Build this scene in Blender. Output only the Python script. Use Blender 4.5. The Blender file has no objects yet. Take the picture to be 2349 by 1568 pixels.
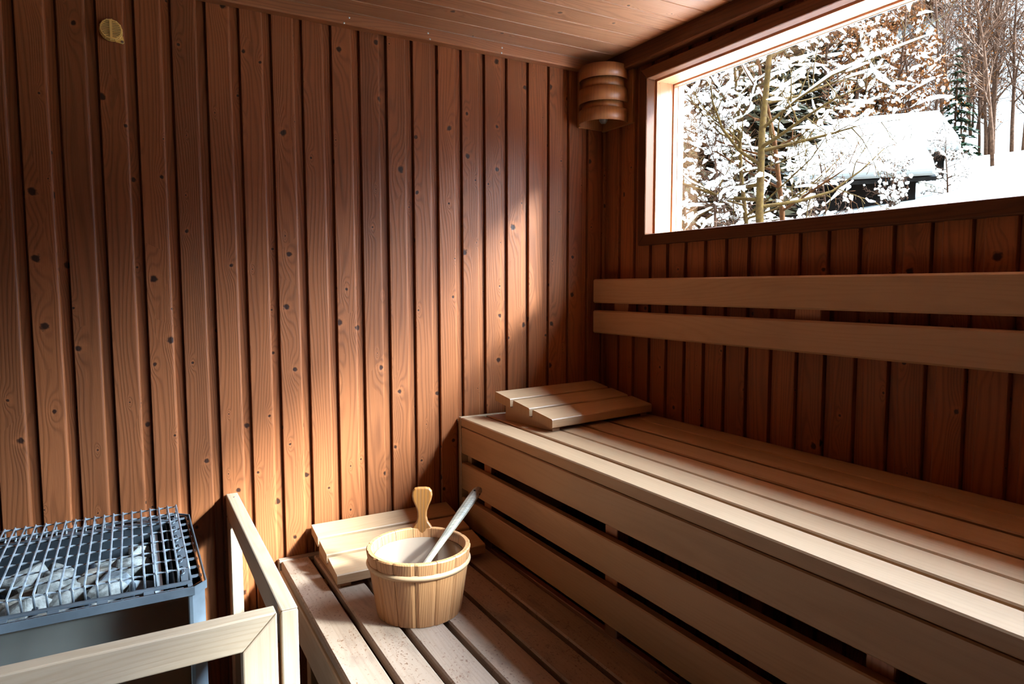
import bpy, bmesh, math, random
from mathutils import Vector, Matrix, noise as mnoise

random.seed(7)
SC = bpy.context.scene
COL = SC.collection

# ------------------------------------------------------------------ camera
YAW, PITCH, ROLL, FPX = 0.514231, -0.0811782, -0.0015156, 1549.287
CAM_POS = Vector((0.0, 0.0, 1.346))
_f = Vector((math.sin(YAW) * math.cos(PITCH), math.cos(YAW) * math.cos(PITCH), math.sin(PITCH)))
_r = Vector((math.cos(YAW), -math.sin(YAW), 0.0))
_u = _r.cross(_f)
_r2 = _r * math.cos(ROLL) + _u * math.sin(ROLL)
_u2 = -_r * math.sin(ROLL) + _u * math.cos(ROLL)
cam_data = bpy.data.cameras.new('camera')
cam = bpy.data.objects.new('camera', cam_data)
COL.objects.link(cam)
M = Matrix.Identity(4)
for i in range(3):
    M[i][0] = _r2[i]; M[i][1] = _u2[i]; M[i][2] = -_f[i]; M[i][3] = CAM_POS[i]
cam.matrix_world = M
cam_data.sensor_fit = 'HORIZONTAL'
cam_data.sensor_width = 36.0
cam_data.lens = FPX / 2349.0 * 36.0
cam_data.clip_start = 0.02
cam_data.clip_end = 500.0
SC.camera = cam

# ------------------------------------------------------------------ view, sampling
SC.view_settings.view_transform = 'Standard'
SC.view_settings.look = 'None'
SC.view_settings.gamma = 1.0
SC.view_settings.use_curve_mapping = False
SC.view_settings.exposure = 0.15
cy = SC.cycles
cy.max_bounces = 8
cy.diffuse_bounces = 6
cy.glossy_bounces = 3
cy.transmission_bounces = 4
cy.transparent_max_bounces = 12
cy.caustics_reflective = False
cy.caustics_refractive = False
cy.sample_clamp_indirect = 12.0
cy.use_denoising = True
try:
    cy.denoiser = 'OPENIMAGEDENOISE'
    cy.denoising_input_passes = 'RGB_ALBEDO_NORMAL'
except Exception:
    pass

# ------------------------------------------------------------------ sky, sun
SKY_HIGH, SKY_GLOW = 22.0, 170.0
world = bpy.data.worlds.new('winter_sky')
SC.world = world
world.use_nodes = True
wn = world.node_tree.nodes; wl = world.node_tree.links
for n in list(wn): wn.remove(n)
w_out = wn.new('ShaderNodeOutputWorld'); w_bg = wn.new('ShaderNodeBackground')
w_tc = wn.new('ShaderNodeTexCoord'); w_sep = wn.new('ShaderNodeSeparateXYZ')
w_ramp = wn.new('ShaderNodeValToRGB')
wl.new(w_tc.outputs['Generated'], w_sep.inputs[0])
wl.new(w_sep.outputs['Z'], w_ramp.inputs[0])
cr = w_ramp.color_ramp
cr.elements[0].position = 0.0; cr.elements[0].color = (0.05, 0.07, 0.09, 1)
cr.elements[1].position = 0.27; cr.elements[1].color = (0.08, 0.11, 0.15, 1)
e = cr.elements.new(0.42); e.color = (0.50, 0.74, 1.0, 1)
e = cr.elements.new(1.0); e.color = (0.34, 0.46, 0.60, 1)
# hazy glow of the sky around the hidden sun
GLOW_DIR = Vector((1.0, -.65, 1.30)).normalized()
w_dot = wn.new('ShaderNodeVectorMath'); w_dot.operation = 'DOT_PRODUCT'
w_nrm = wn.new('ShaderNodeVectorMath'); w_nrm.operation = 'NORMALIZE'
wl.new(w_tc.outputs['Generated'], w_nrm.inputs[0]); wl.new(w_nrm.outputs[0], w_dot.inputs[0]); w_dot.inputs[1].default_value = GLOW_DIR
w_gl = wn.new('ShaderNodeMapRange'); w_gl.interpolation_type = 'SMOOTHSTEP'
wl.new(w_dot.outputs['Value'], w_gl.inputs[0])
w_gl.inputs[1].default_value = math.cos(math.radians(39)); w_gl.inputs[2].default_value = math.cos(math.radians(6))
w_gl.inputs[3].default_value = 0.0; w_gl.inputs[4].default_value = SKY_GLOW
w_add = wn.new('ShaderNodeVectorMath'); w_add.operation = 'MULTIPLY_ADD'
w_col = wn.new('ShaderNodeCombineXYZ')
w_col.inputs[0].default_value = 0.60; w_col.inputs[1].default_value = 0.84; w_col.inputs[2].default_value = 1.12
w_scl = wn.new('ShaderNodeVectorMath'); w_scl.operation = 'SCALE'
wl.new(w_ramp.outputs['Color'], w_scl.inputs[0]); w_scl.inputs['Scale'].default_value = SKY_HIGH
wl.new(w_col.outputs[0], w_add.inputs[0]); wl.new(w_gl.outputs[0], w_add.inputs[1]); wl.new(w_scl.outputs[0], w_add.inputs[2])
wl.new(w_add.outputs[0], w_bg.inputs['Color'])
w_bg.inputs['Strength'].default_value = 1.0
wl.new(w_bg.outputs[0], w_out.inputs[0])

SUN_DIR = Vector((-1.0, .97, -.90)).normalized()      # the way the light travels
sun_d = bpy.data.lights.new('sun', 'SUN'); sun_d.energy = 45.0; sun_d.angle = math.radians(8.0)
sun_d.color = (0.66, 0.88, 1.0)
sun = bpy.data.objects.new('sun', sun_d); COL.objects.link(sun)
sun.rotation_mode = 'QUATERNION'
sun.rotation_quaternion = SUN_DIR.to_track_quat('-Z', 'Y')
sun.location = (14, -18, 17)

# daylight portal in the window opening (guides the sampling of the sky only)
WIN_Y0, WIN_Y1, WIN_Z0, WIN_Z1 = -0.85, 1.838, 1.528, 2.054
por_d = bpy.data.lights.new('window_portal', 'AREA'); por_d.shape = 'RECTANGLE'
por_d.size = WIN_Y1 - WIN_Y0; por_d.size_y = WIN_Z1 - WIN_Z0
por_d.cycles.is_portal = True
por = bpy.data.objects.new('window_portal', por_d); COL.objects.link(por)
pm = Matrix.Identity(4)
for i, c in enumerate((Vector((0, 1, 0)), Vector((0, 0, 1)), Vector((1, 0, 0)))):
    for k in range(3): pm[k][i] = c[k]
pm[0][3], pm[1][3], pm[2][3] = 1.73, (WIN_Y0 + WIN_Y1) / 2, (WIN_Z0 + WIN_Z1) / 2
por.matrix_world = pm

# ------------------------------------------------------------------ mesh builder
class MB:
    def __init__(s):
        s.v = []; s.f = []; s.pid = []; s.sm = []
    def add(s, verts, faces, pid=None, smooth=False):
        if pid is None: pid = random.random() * 40
        o = len(s.v)
        s.v += [Vector(p) for p in verts]
        for fc in faces:
            s.f.append([o + i for i in fc]); s.pid.append(pid); s.sm.append(smooth)
    def box(s, x0, x1, y0, y1, z0, z1, c=0.002, M=None, pid=None):
        """box with chamfered edges"""
        c = min(c, (x1 - x0) * .45, (y1 - y0) * .45, (z1 - z0) * .45)
        X = (x0, x1); Y = (y0, y1); Z = (z0, z1)
        vs = []; ix = {}
        for i in (0, 1):
            for j in (0, 1):
                for k in (0, 1):
                    sx, sy, sz = (1, -1)[i], (1, -1)[j], (1, -1)[k]
                    p = (X[i], Y[j], Z[k])
                    for a in range(3):
                        q = list(p)
                        for b, sg in enumerate((sx, sy, sz)):
                            if b != a: q[b] += sg * c
                        ix[(i, j, k, a)] = len(vs); vs.append(Vector(q))
        fs = []
        def quad(keys): fs.append([ix[k] for k in keys])
        for i in (0, 1):
            quad([(i, 0, 0, 0), (i, 1, 0, 0), (i, 1, 1, 0), (i, 0, 1, 0)][::(1 if i else -1)])
            quad([(0, i, 0, 1), (1, i, 0, 1), (1, i, 1, 1), (0, i, 1, 1)][::(-1 if i else 1)])
            quad([(0, 0, i, 2), (1, 0, i, 2), (1, 1, i, 2), (0, 1, i, 2)][::(1 if i else -1)])
        for i in (0, 1):
            for j in (0, 1):
                fs.append([ix[(i, j, 0, 0)], ix[(i, j, 1, 0)], ix[(i, j, 1, 1)], ix[(i, j, 0, 1)]])
                fs.append([ix[(i, 0, j, 0)], ix[(i, 1, j, 0)], ix[(i, 1, j, 2)], ix[(i, 0, j, 2)]])
                fs.append([ix[(0, i, j, 1)], ix[(1, i, j, 1)], ix[(1, i, j, 2)], ix[(0, i, j, 2)]])
                for k in (0, 1):
                    fs.append([ix[(i, j, k, 0)], ix[(i, j, k, 1)], ix[(i, j, k, 2)]])
        cen = Vector(((x0 + x1) / 2, (y0 + y1) / 2, (z0 + z1) / 2))
        for n, fc in enumerate(fs):       # make every face look outwards
            a, b, d = vs[fc[0]], vs[fc[1]], vs[fc[2]]
            nn = (b - a).cross(d - a)
            m = sum((vs[i] for i in fc), Vector()) / len(fc)
            if nn.dot(m - cen) < 0: fs[n] = fc[::-1]
        if M is not None: vs = [M @ p for p in vs]
        s.add(vs, fs, pid)
    def tube(s, pts, r, n=8, pid=None, caps=True, smooth=True):
        pts = [Vector(p) for p in pts]
        rs = r if isinstance(r, (list, tuple)) else [r] * len(pts)
        vs = []; fs = []
        up = None
        for i, p in enumerate(pts):
            t = (pts[min(i + 1, len(pts) - 1)] - pts[max(i - 1, 0)])
            if t.length < 1e-9: t = Vector((0, 0, 1))
            t.normalize()
            if up is None:
                up = Vector((0, 0, 1)) if abs(t.z) < .9 else Vector((1, 0, 0))
            a = t.cross(up)
            if a.length < 1e-6: a = t.orthogonal()
            a.normalize(); b = a.cross(t); up = b
            for k in range(n):
                an = 2 * math.pi * k / n
                vs.append(p + (a * math.cos(an) + b * math.sin(an)) * rs[i])
        for i in range(len(pts) - 1):
            for k in range(n):
                k2 = (k + 1) % n
                fs.append([i * n + k, i * n + k2, (i + 1) * n + k2, (i + 1) * n + k])
        if caps:
            fs.append(list(range(n))[::-1]); fs.append([(len(pts) - 1) * n + k for k in range(n)])
        s.add(vs, fs, pid, smooth)
    def lathe(s, prof, n=48, c=(0, 0, 0), pid=None, smooth=True, a0=0, a1=2 * math.pi, close=False):
        """prof: list of (radius, z); turned about the z axis through c"""
        full = abs(a1 - a0 - 2 * math.pi) < 1e-6
        m = n if full else n + 1
        vs = []; fs = []
        for k in range(m):
            an = a0 + (a1 - a0) * k / n
            for (r, z) in prof:
                vs.append((c[0] + r * math.cos(an), c[1] + r * math.sin(an), c[2] + z))
        L = len(prof)
        for k in range(n):
            k2 = (k + 1) % m
            rng = L if close else L - 1
            for j in range(rng):
                j2 = (j + 1) % L
                fs.append([k * L + j, k2 * L + j, k2 * L + j2, k * L + j2])
        if not full and close:
            fs.append(list(range(L))[::-1]); fs.append([(m - 1) * L + j for j in range(L)])
        s.add(vs, fs, pid, smooth)
    def prism(s, poly, fn, a, b, pid=None, smooth=False):
        """poly: 2D outline, fn(p, q, t) -> 3D point, extruded between t=a and t=b"""
        n = len(poly)
        vs = [fn(p[0], p[1], a) for p in poly] + [fn(p[0], p[1], b) for p in poly]
        fs = [list(range(n))[::-1], [n + i for i in range(n)]]
        for i in range(n):
            j = (i + 1) % n
            fs.append([i, j, n + j, n + i])
        s.add(vs, fs, pid, smooth)
    def build(s, name, mat, parent=None, axis=2, base=None):
        me = bpy.data.meshes.new(name)
        off = Vector(base) if base is not None else (parent.location.copy() if parent is not None and parent.get('world_built') else Vector())
        me.from_pydata([tuple(p - off) for p in s.v], [], s.f)
        me.update()
        bm = bmesh.new(); bm.from_mesh(me)
        bmesh.ops.recalc_face_normals(bm, faces=bm.faces)
        bm.to_mesh(me); bm.free()
        me.polygons.foreach_set('use_smooth', s.sm)
        at = me.attributes.new('pid', 'FLOAT', 'FACE')
        at.data.foreach_set('value', s.pid)
        uv = me.uv_layers.new(name='UVMap')
        a, b = [i for i in range(3) if i != axis]
        vv = [p - off for p in s.v]
        for pl in me.polygons:
            nrm = pl.normal
            for li in pl.loop_indices:
                co = me.vertices[me.loops[li].vertex_index].co
                if abs(nrm[axis]) > .8: uu = (co[a], co[b])
                elif abs(nrm[a]) > abs(nrm[b]): uu = (co[b] + .031, co[axis])
                else: uu = (co[a], co[axis])
                uv.data[li].uv = uu
        me.materials.append(mat)
        o = bpy.data.objects.new(name, me); COL.objects.link(o)
        if base is not None and parent is None: o.location = off
        if parent is not None: o.parent = parent
        return o

def root(name, loc, label=None, cat=None, group=None, rotz=0, kind=None):
    o = bpy.data.objects.new(name, None); COL.objects.link(o)
    o.empty_display_size = 0.05
    o.location = loc; o.rotation_euler = (0, 0, rotz)
    o['world_built'] = 1
    tag(o, label, cat, group, kind)
    return o
def tag(o, label=None, cat=None, group=None, kind=None):
    if label: o['label'] = label
    if cat: o['category'] = cat
    if group: o['group'] = group
    if kind: o['kind'] = kind
    return o
def sub(o, part):
    """o belongs to a part of its thing"""
    o.parent = part
    return o
def copy_tree(o, parent=None):
    c = o.copy(); COL.objects.link(c)
    if parent is not None: c.parent = parent
    for ch in list(o.children): copy_tree(ch, c)
    return c

# ------------------------------------------------------------------ materials
class NT:
    def __init__(s, name):
        s.m = bpy.data.materials.new(name); s.m.use_nodes = True
        s.n = s.m.node_tree.nodes; s.l = s.m.node_tree.links
        for x in list(s.n): s.n.remove(x)
        s.out = s.n.new('ShaderNodeOutputMaterial')
    def node(s, t, **kw):
        x = s.n.new(t)
        for k, v in kw.items(): setattr(x, k, v)
        return x
    def put(s, sock, v):
        if isinstance(v, bpy.types.NodeSocket): s.l.new(v, sock)
        elif v is not None: sock.default_value = v
    def math(s, op, a, b=None, c=None, clamp=False):
        x = s.node('ShaderNodeMath', operation=op, use_clamp=clamp)
        s.put(x.inputs[0], a)
        if b is not None: s.put(x.inputs[1], b)
        if c is not None: s.put(x.inputs[2], c)
        return x.outputs[0]
    def comb(s, x, y, z):
        c = s.node('ShaderNodeCombineXYZ')
        for i, v in enumerate((x, y, z)): s.put(c.inputs[i], v)
        return c.outputs[0]
    def noise(s, vec, scale=1.0, detail=3.0, rough=.5, dist=0.0):
        x = s.node('ShaderNodeTexNoise'); s.l.new(vec, x.inputs['Vector'])
        x.inputs['Scale'].default_value = scale; x.inputs['Detail'].default_value = detail
        x.inputs['Roughness'].default_value = rough; x.inputs['Distortion'].default_value = dist
        return x.outputs['Fac']
    def smooth(s, v, a, b):
        x = s.node('ShaderNodeMapRange', interpolation_type='SMOOTHSTEP')
        s.put(x.inputs[0], v); s.put(x.inputs[1], a); s.put(x.inputs[2], b)
        x.inputs[3].default_value = 0; x.inputs[4].default_value = 1
        return x.outputs[0]
    def mix(s, f, a, b, mode='MIX'):
        x = s.node('ShaderNodeMix', data_type='RGBA', blend_type=mode)
        s.put(x.inputs[0], f)
        s.put(x.inputs[6], a if isinstance(a, bpy.types.NodeSocket) else (*a, 1) if len(a) == 3 else a)
        s.put(x.inputs[7], b if isinstance(b, bpy.types.NodeSocket) else (*b, 1) if len(b) == 3 else b)
        return x.outputs[2]
    def bsdf(s, color, rough=.5, metal=0.0, spec=.5, bump=None, bump_s=.3, bump_d=.001, coat=0, coat_r=.2):
        b = s.node('ShaderNodeBsdfPrincipled')
        s.put(b.inputs['Base Color'], color if isinstance(color, bpy.types.NodeSocket) else (*color, 1))
        s.put(b.inputs['Roughness'], rough); s.put(b.inputs['Metallic'], metal)
        s.put(b.inputs['Specular IOR Level'], spec)
        b.inputs['Coat Weight'].default_value = coat; b.inputs['Coat Roughness'].default_value = coat_r
        if bump is not None:
            bp = s.node('ShaderNodeBump'); bp.inputs['Strength'].default_value = bump_s
            bp.inputs['Distance'].default_value = bump_d
            s.l.new(bump, bp.inputs['Height']); s.l.new(bp.outputs[0], b.inputs['Normal'])
        s.l.new(b.outputs[0], s.out.inputs[0])
        return b
    def uvp(s):
        uv = s.node('ShaderNodeUVMap'); uv.uv_map = 'UVMap'
        sp = s.node('ShaderNodeSeparateXYZ'); s.l.new(uv.outputs[0], sp.inputs[0])
        at = s.node('ShaderNodeAttribute'); at.attribute_name = 'pid'
        return sp.outputs[0], sp.outputs[1], at.outputs['Fac']

def wood(name, light, dark, knot=None, ring=120.0, ring_amp=.5, rough=.45, var=.18, knot_n=(.10, .23), knot_r=(.003, .010),
         stain=0.0, specks=0.0, bump=.25, coat=0.0, coat_r=.25, warp=5.0, spec=.5):
    t = NT(name)
    u, v, pid = t.uvp()
    uo = t.math('ADD', u, t.math('MULTIPLY', pid, 1.37)); vo = t.math('ADD', v, t.math('MULTIPLY', pid, 3.71))
    g = t.math('MULTIPLY', u, ring)
    low = t.noise(t.comb(t.math('MULTIPLY', uo, 9.0), t.math('MULTIPLY', vo, 0.9), pid), 1.0, 2.0, .45)
    g = t.math('ADD', g, t.math('MULTIPLY', low, warp * 3))
    kmask = None
    if knot is not None:
        sx, sy = 1 / knot_n[0], 1 / knot_n[1]
        vo3 = t.node('ShaderNodeTexVoronoi', voronoi_dimensions='2D', feature='F1')
        vo3.inputs['Scale'].default_value = 1.0; vo3.inputs['Randomness'].default_value = .95
        px, py = t.math('MULTIPLY', uo, sx), t.math('MULTIPLY', vo, sy)
        t.l.new(t.comb(px, py, 0.0), vo3.inputs['Vector'])
        sp = t.node('ShaderNodeSeparateXYZ'); t.l.new(vo3.outputs['Position'], sp.inputs[0])
        dx = t.math('DIVIDE', t.math('SUBTRACT', px, sp.outputs[0]), sx)
        dy = t.math('DIVIDE', t.math('SUBTRACT', py, sp.outputs[1]), sy * 1.05)
        wob = t.noise(t.comb(uo, vo, 0.0), 85.0, 3.0)
        d = t.math('SQRT', t.math('ADD', t.math('MULTIPLY', dx, dx), t.math('MULTIPLY', dy, dy)))
        d = t.math('MULTIPLY', d, t.math('ADD', .25, t.math('MULTIPLY', wob, 1.5)))
        cs = t.node('ShaderNodeSeparateColor'); t.l.new(vo3.outputs['Color'], cs.inputs[0])
        has = t.math('GREATER_THAN', cs.outputs[0], .30)
        kr = t.math('ADD', knot_r[0], t.math('MULTIPLY', t.math('POWER', cs.outputs[1], 1.8), knot_r[1] - knot_r[0]))
        rel = t.math('DIVIDE', d, kr)
        kmask = t.math('MULTIPLY', t.math('SUBTRACT', 1.0, t.smooth(rel, .55, 1.15)), has)
        # pale eye round the knot and grain that bends round it
        halo = t.math('MULTIPLY', t.math('SUBTRACT', 1.0, t.smooth(rel, 1.0, 2.6)), has)
        dxs = t.math('DIVIDE', dx, t.math('MULTIPLY', kr, 2.5)); dys = t.math('DIVIDE', dy, t.math('MULTIPLY', kr, 6.0))
        fall = t.math('POWER', 2.718, t.math('MULTIPLY', -1.0, t.math('ADD', t.math('MULTIPLY', dxs, dxs), t.math('MULTIPLY', dys, dys))))
        g = t.math('ADD', g, t.math('MULTIPLY', t.math('MULTIPLY', fall, has), 2.6))
    rings = t.math('SINE', t.math('MULTIPLY', g, 6.2832))
    rings = t.math('POWER', t.math('ADD', .5, t.math('MULTIPLY', rings, .5)), 2.2)
    fib = t.noise(t.comb(t.math('MULTIPLY', uo, 700.0), t.math('MULTIPLY', vo, 14.0), pid), 1.0, 2.0, .6)
    broad = t.noise(t.comb(t.math('MULTIPLY', uo, 26.0), t.math('MULTIPLY', vo, 2.0), pid), 1.0, 3.0, .55)
    amt = t.math('ADD', t.math('MULTIPLY', rings, ring_amp), t.math('MULTIPLY', t.math('SUBTRACT', fib, .5), .55))
    amt = t.math('ADD', amt, t.math('MULTIPLY', t.math('SUBTRACT', broad, .45), .9), clamp=True)
    colr = t.mix(amt, light, dark)
    wnz = t.node('ShaderNodeTexWhiteNoise', noise_dimensions='1D'); t.l.new(pid, wnz.inputs['W'])
    br = t.math('ADD', 1.0 - var, t.math('MULTIPLY', wnz.outputs['Value'], 2 * var))
    colr = t.mix(1.0, colr, t.comb(br, br, br), 'MULTIPLY')
    if kmask is not None:
        colr = t.mix(t.math('MULTIPLY', halo, .35), colr, tuple(min(1, c * 1.5) for c in light))
        kc = t.mix(t.math('MULTIPLY', wob, 1.0), knot, tuple(c * .35 for c in knot))
        colr = t.mix(t.math('MULTIPLY', kmask, .92), colr, kc)
    if stain:
        st = t.noise(t.comb(t.math('MULTIPLY', uo, 14.0), t.math('MULTIPLY', vo, 5.0), pid), 1.0, 5.0, .65)
        colr = t.mix(t.math('MULTIPLY', t.smooth(st, .50, .72), stain), colr, (dark[0] * .45, dark[1] * .45, dark[2] * .5))
    if specks:
        s1 = t.noise(t.comb(t.math('MULTIPLY', uo, 190.0), t.math('MULTIPLY', vo, 130.0), pid), 1.0, 3.0, .6, .6)
        s2 = t.noise(t.comb(t.math('MULTIPLY', uo, 16.0), t.math('MULTIPLY', vo, 7.0), pid), 1.0, 2.0, .5)
        colr = t.mix(t.math('MULTIPLY', t.smooth(t.math('ADD', s1, t.math('MULTIPLY', s2, .25)), .73, .79), specks), colr, (.10, .035, .012))
    hgt = t.math('ADD', t.math('MULTIPLY', rings, -.5), t.math('MULTIPLY', fib, .8))
    if kmask is not None: hgt = t.math('ADD', hgt, t.math('MULTIPLY', kmask, .8))
    rg = t.math('ADD', rough - .06, t.math('MULTIPLY', broad, .14))
    t.bsdf(colr, rg, 0, spec, hgt, bump, .0012, coat, coat_r)
    return t.m

def plain(name, c, rough=.6, metal=0.0, nscale=0.0, namt=.3, bump=0.0, spec=.5, bd=.002, c2=None):
    if rough >= .8: spec = .03
    t = NT(name)
    tc = t.node('ShaderNodeTexCoord')
    col = (*c, 1)
    if nscale:
        nz = t.noise(tc.outputs['Object'], nscale, 4.0, .6)
        k2 = c2 if c2 else tuple(x * (1 - namt) for x in c)
        colr = t.mix(t.smooth(nz, .32, .68), c, k2)
        t.bsdf(colr, rough, metal, spec, nz if bump else None, bump, bd)
    else:
        t.bsdf(c, rough, metal, spec)
    return t.m

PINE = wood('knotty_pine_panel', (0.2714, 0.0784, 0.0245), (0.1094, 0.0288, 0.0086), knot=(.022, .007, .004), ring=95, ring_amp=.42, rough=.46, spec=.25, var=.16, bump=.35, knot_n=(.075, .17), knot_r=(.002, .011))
PINE_SHADE = wood('dark_pine_panel', (.16, .055, .020), (.07, .022, .008), knot=(.022, .007, .004), ring=95, rough=.5)  # for the unseen left and front walls, darkened to bounce less light
PINE_CEIL = wood('pine_ceiling_board', (0.3680, 0.1615, 0.0765), (0.1760, 0.0638, 0.0270), knot=(.05, .016, .008), ring=95, ring_amp=.4, rough=.45, var=.12)
PINE_FRAME = wood('darkened_pine_frame', (.105, .034, .012), (.050, .015, .006), ring=120, ring_amp=.4, rough=.55, spec=.12)  # trim pine darkened to put shade into window-side trim and casing
PINE_TRIM = wood('pine_trim', (.32, .11, .040), (.15, .045, .016), knot=(.04, .013, .007), ring=140, ring_amp=.45, rough=.42, knot_n=(.2, .5))
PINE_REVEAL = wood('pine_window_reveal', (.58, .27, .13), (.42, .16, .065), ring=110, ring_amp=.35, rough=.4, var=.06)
BENCH = wood('pale_bench_wood', (0.3667, 0.2024, 0.1021), (0.2716, 0.1320, 0.0554), ring=60, ring_amp=.22, rough=.5, var=.07, bump=.12, stain=.12)
BENCH_WORN = wood('worn_bench_wood', (0.2336, 0.1420, 0.0937), (0.1645, 0.0848, 0.0468), ring=60, ring_amp=.25, rough=.55, var=.08, bump=.15, stain=.5, specks=.9)
GUARD = wood('pale_guard_wood', (0.3554, 0.2257, 0.1406), (0.2666, 0.1467, 0.0732), ring=90, ring_amp=.3, rough=.55, var=.06, bump=.15, stain=.15)
BUCKET = wood('larch_bucket_wood', (0.3903, 0.1652, 0.0612), (0.2026, 0.0666, 0.0186), ring=130, ring_amp=.55, rough=.5, var=.16, bump=.2, stain=.25)
EAR = wood('orange_worn_wood', (.20, .062, .0065), (.095, .040, .014), ring=110, ring_amp=.5, rough=.5, var=.05, stain=.6)
LADLE = wood('weathered_grey_wood', (.27, .20, .135), (.075, .055, .036), ring=100, ring_amp=.35, rough=.6, var=.05, stain=.9, bump=.4)
VENEER = wood('lamp_veneer', (.30, .10, .026), (.18, .052, .012), ring=80, ring_amp=.4, rough=.45, var=.08, bump=.1)
STEEL = plain('galvanised_steel', (.19, .205, .22), .40, .45, 9.0, .35)
STEEL_DARK = plain('dark_polished_steel', (.34, .30, .26), .10, 1.0, 5.0, .2)
STEEL_IN = plain('sooty_steel', (.10, .11, .12), .5, .6, 12.0, .4)
WIRE = plain('grate_wire', (.46, .47, .48), .32, .4, 40.0, .45)
ELEMENT = plain('heating_element', (.035, .04, .05), .35, .5)
STONE = plain('grey_stone', (.46, .42, .365), .9, 0, 34.0, .6, .8, bd=.006)
STONE_B = plain('brown_stone', (.34, .27, .21), .9, 0, 26.0, .5, .8, bd=.006)
STONE_C = plain('bluish_stone', (.34, .35, .355), .9, 0, 18.0, .4, .8, bd=.006)
SCREW = plain('steel_screw', (.55, .56, .55), .3, 1.0)
YELLOW = plain('yellow_plastic', (.90, .55, .16), .38, 0)
LINER = plain('plastic_liner', (.23, .145, .098), .14, 0, spec=.6)
CORD = plain('white_gasket', (.75, .80, .82), .4)
TILE_D = None

# ------------------------------------------------------------------ room shell
XB, YA, ZC = 1.586, 2.10, 2.165          # window wall, back wall, ceiling
XL, YF = -1.25, -0.95                     # left wall, front wall
PITCH_P = 0.0868

def plank_profile(p=PITCH_P, depth=.0105, rad=.0075):
    """cross-section of one board: (along, depth into the wall); face, rounded edge, recess, groove"""
    pts = [(.0, depth), (.0, .0012), (.0012, .0)]
    xf = p * .725
    pts.append((xf - rad, 0.0))
    for k in range(1, 5):
        a = math.pi / 2 * k / 4
        pts.append((xf - rad + rad * math.sin(a), rad - rad * math.cos(a)))
    pts += [(xf + .0004, depth - .0012), (p * .945, depth - .0012), (p * .95, depth + .006), (p * .998, depth + .006), (p, depth)]
    return pts
def clip_profile(pts, a, b):
    out = []
    for i, (x, d) in enumerate(pts):
        if i:
            x0, d0 = pts[i - 1]
            for lim in (a, b):
                if (x0 - lim) * (x - lim) < 0:
                    out.append((lim, d0 + (d - d0) * (lim - x0) / (x - x0)))
        if a - 1e-9 <= x <= b + 1e-9: out.append((x, d))
    out.sort(key=lambda q: q[0]) if False else None
    return out
PROF = plank_profile()
def strip(mb, pts, fn, z0, z1, pid):
    vs = []; fs = []
    for (x, d) in pts:
        vs.append(fn(x, d, z0)); vs.append(fn(x, d, z1))
    for i in range(len(pts) - 1):
        fs.append([2 * i, 2 * i + 2, 2 * i + 3, 2 * i + 1])
    mb.add(vs, fs, pid)

# back wall: boards run from the left wall to the corner
mb = MB()
x0 = -0.2227 + PITCH_P * .04
i = math.floor((XL - x0) / PITCH_P)
while x0 + i * PITCH_P < XB:
    xs = x0 + i * PITCH_P
    pts = clip_profile(PROF, max(0, XL - xs), min(PITCH_P, XB + .006 - xs))
    strip(mb, pts, lambda x, d, z, xs=xs: (xs + x, YA + d, z), 0, ZC + .01, random.random() * 40)
    i += 1
mb.box(XL - .12, XB + .14, YA + .0185, YA + .14, -.05, ZC + .05, 0)
wall_back = tag(mb.build('wall_back', PINE), kind='structure')

# window wall: boards below, above and left of the opening
OY0, OY1, OZ0, OZ1 = WIN_Y0 - .02, WIN_Y1 + .02, WIN_Z0 - .02, WIN_Z1 + .02
mb = MB()
y0 = 2.0945 + .0868
j = 0
while y0 - (j + 1) * PITCH_P > YF - PITCH_P:
    ys = y0 - j * PITCH_P                      # board runs from ys towards the camera
    pid = random.random() * 40
    fn = lambda x, d, z, ys=ys: (XB + d, ys - PITCH_P + x, z)
    lo, hi = ys - PITCH_P, ys
    lim_hi = min(PITCH_P, YA + .005 - lo); lim_lo = max(0.0, YF - lo)
    if lo < YA:
        if hi <= OY0 or lo >= OY1:
            strip(mb, clip_profile(PROF, lim_lo, lim_hi), fn, 0, ZC + .01, pid)
        else:
            strip(mb, clip_profile(PROF, lim_lo, lim_hi), fn, 0, OZ0, pid)
            strip(mb, clip_profile(PROF, lim_lo, lim_hi), fn, OZ1, ZC + .01, pid)
            if hi > OY1: strip(mb, clip_profile(PROF, OY1 - lo, lim_hi), fn, OZ0, OZ1, pid)
            if lo < OY0: strip(mb, clip_profile(PROF, lim_lo, OY0 - lo), fn, OZ0, OZ1, pid)
    j += 1
BX0, BX1 = XB + .018, 1.76
mb.box(BX0, BX1, YF - .1, YA + .1, -.05, OZ0, 0)
mb.box(BX0, BX1, YF - .1, YA + .1, OZ1, ZC + .05, 0)
mb.box(BX0, BX1, OY1, YA + .1, OZ0, OZ1, 0)
mb.box(BX0, BX1, YF - .1, OY0, OZ0, OZ1, 0)
wall_right = tag(mb.build('wall_right', PINE), kind='structure')

# left and front walls (behind and beside the camera)
mb = MB()
ys = YF
while ys < YA:
    strip(mb, clip_profile(PROF, 0, min(PITCH_P, YA - ys)), lambda x, d, z, ys=ys: (XL - d, ys + x, z), 0, ZC + .01, random.random() * 40)
    ys += PITCH_P
mb.box(XL - .14, XL - .016, YF - .1, YA + .1, -.05, ZC + .05, 0)
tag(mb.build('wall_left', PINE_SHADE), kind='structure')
mb = MB()
xs = XL
while xs < XB:
    strip(mb, clip_profile(PROF, 0, min(PITCH_P, XB - xs)), lambda x, d, z, xs=xs: (xs + x, YF - d, z), 0, ZC + .01, random.random() * 40)
    xs += PITCH_P
mb.box(XL - .12, XB + .14, YF - .14, YF - .016, -.05, ZC + .05, 0)
tag(mb.build('wall_front', PINE_SHADE), kind='structure')

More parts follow.
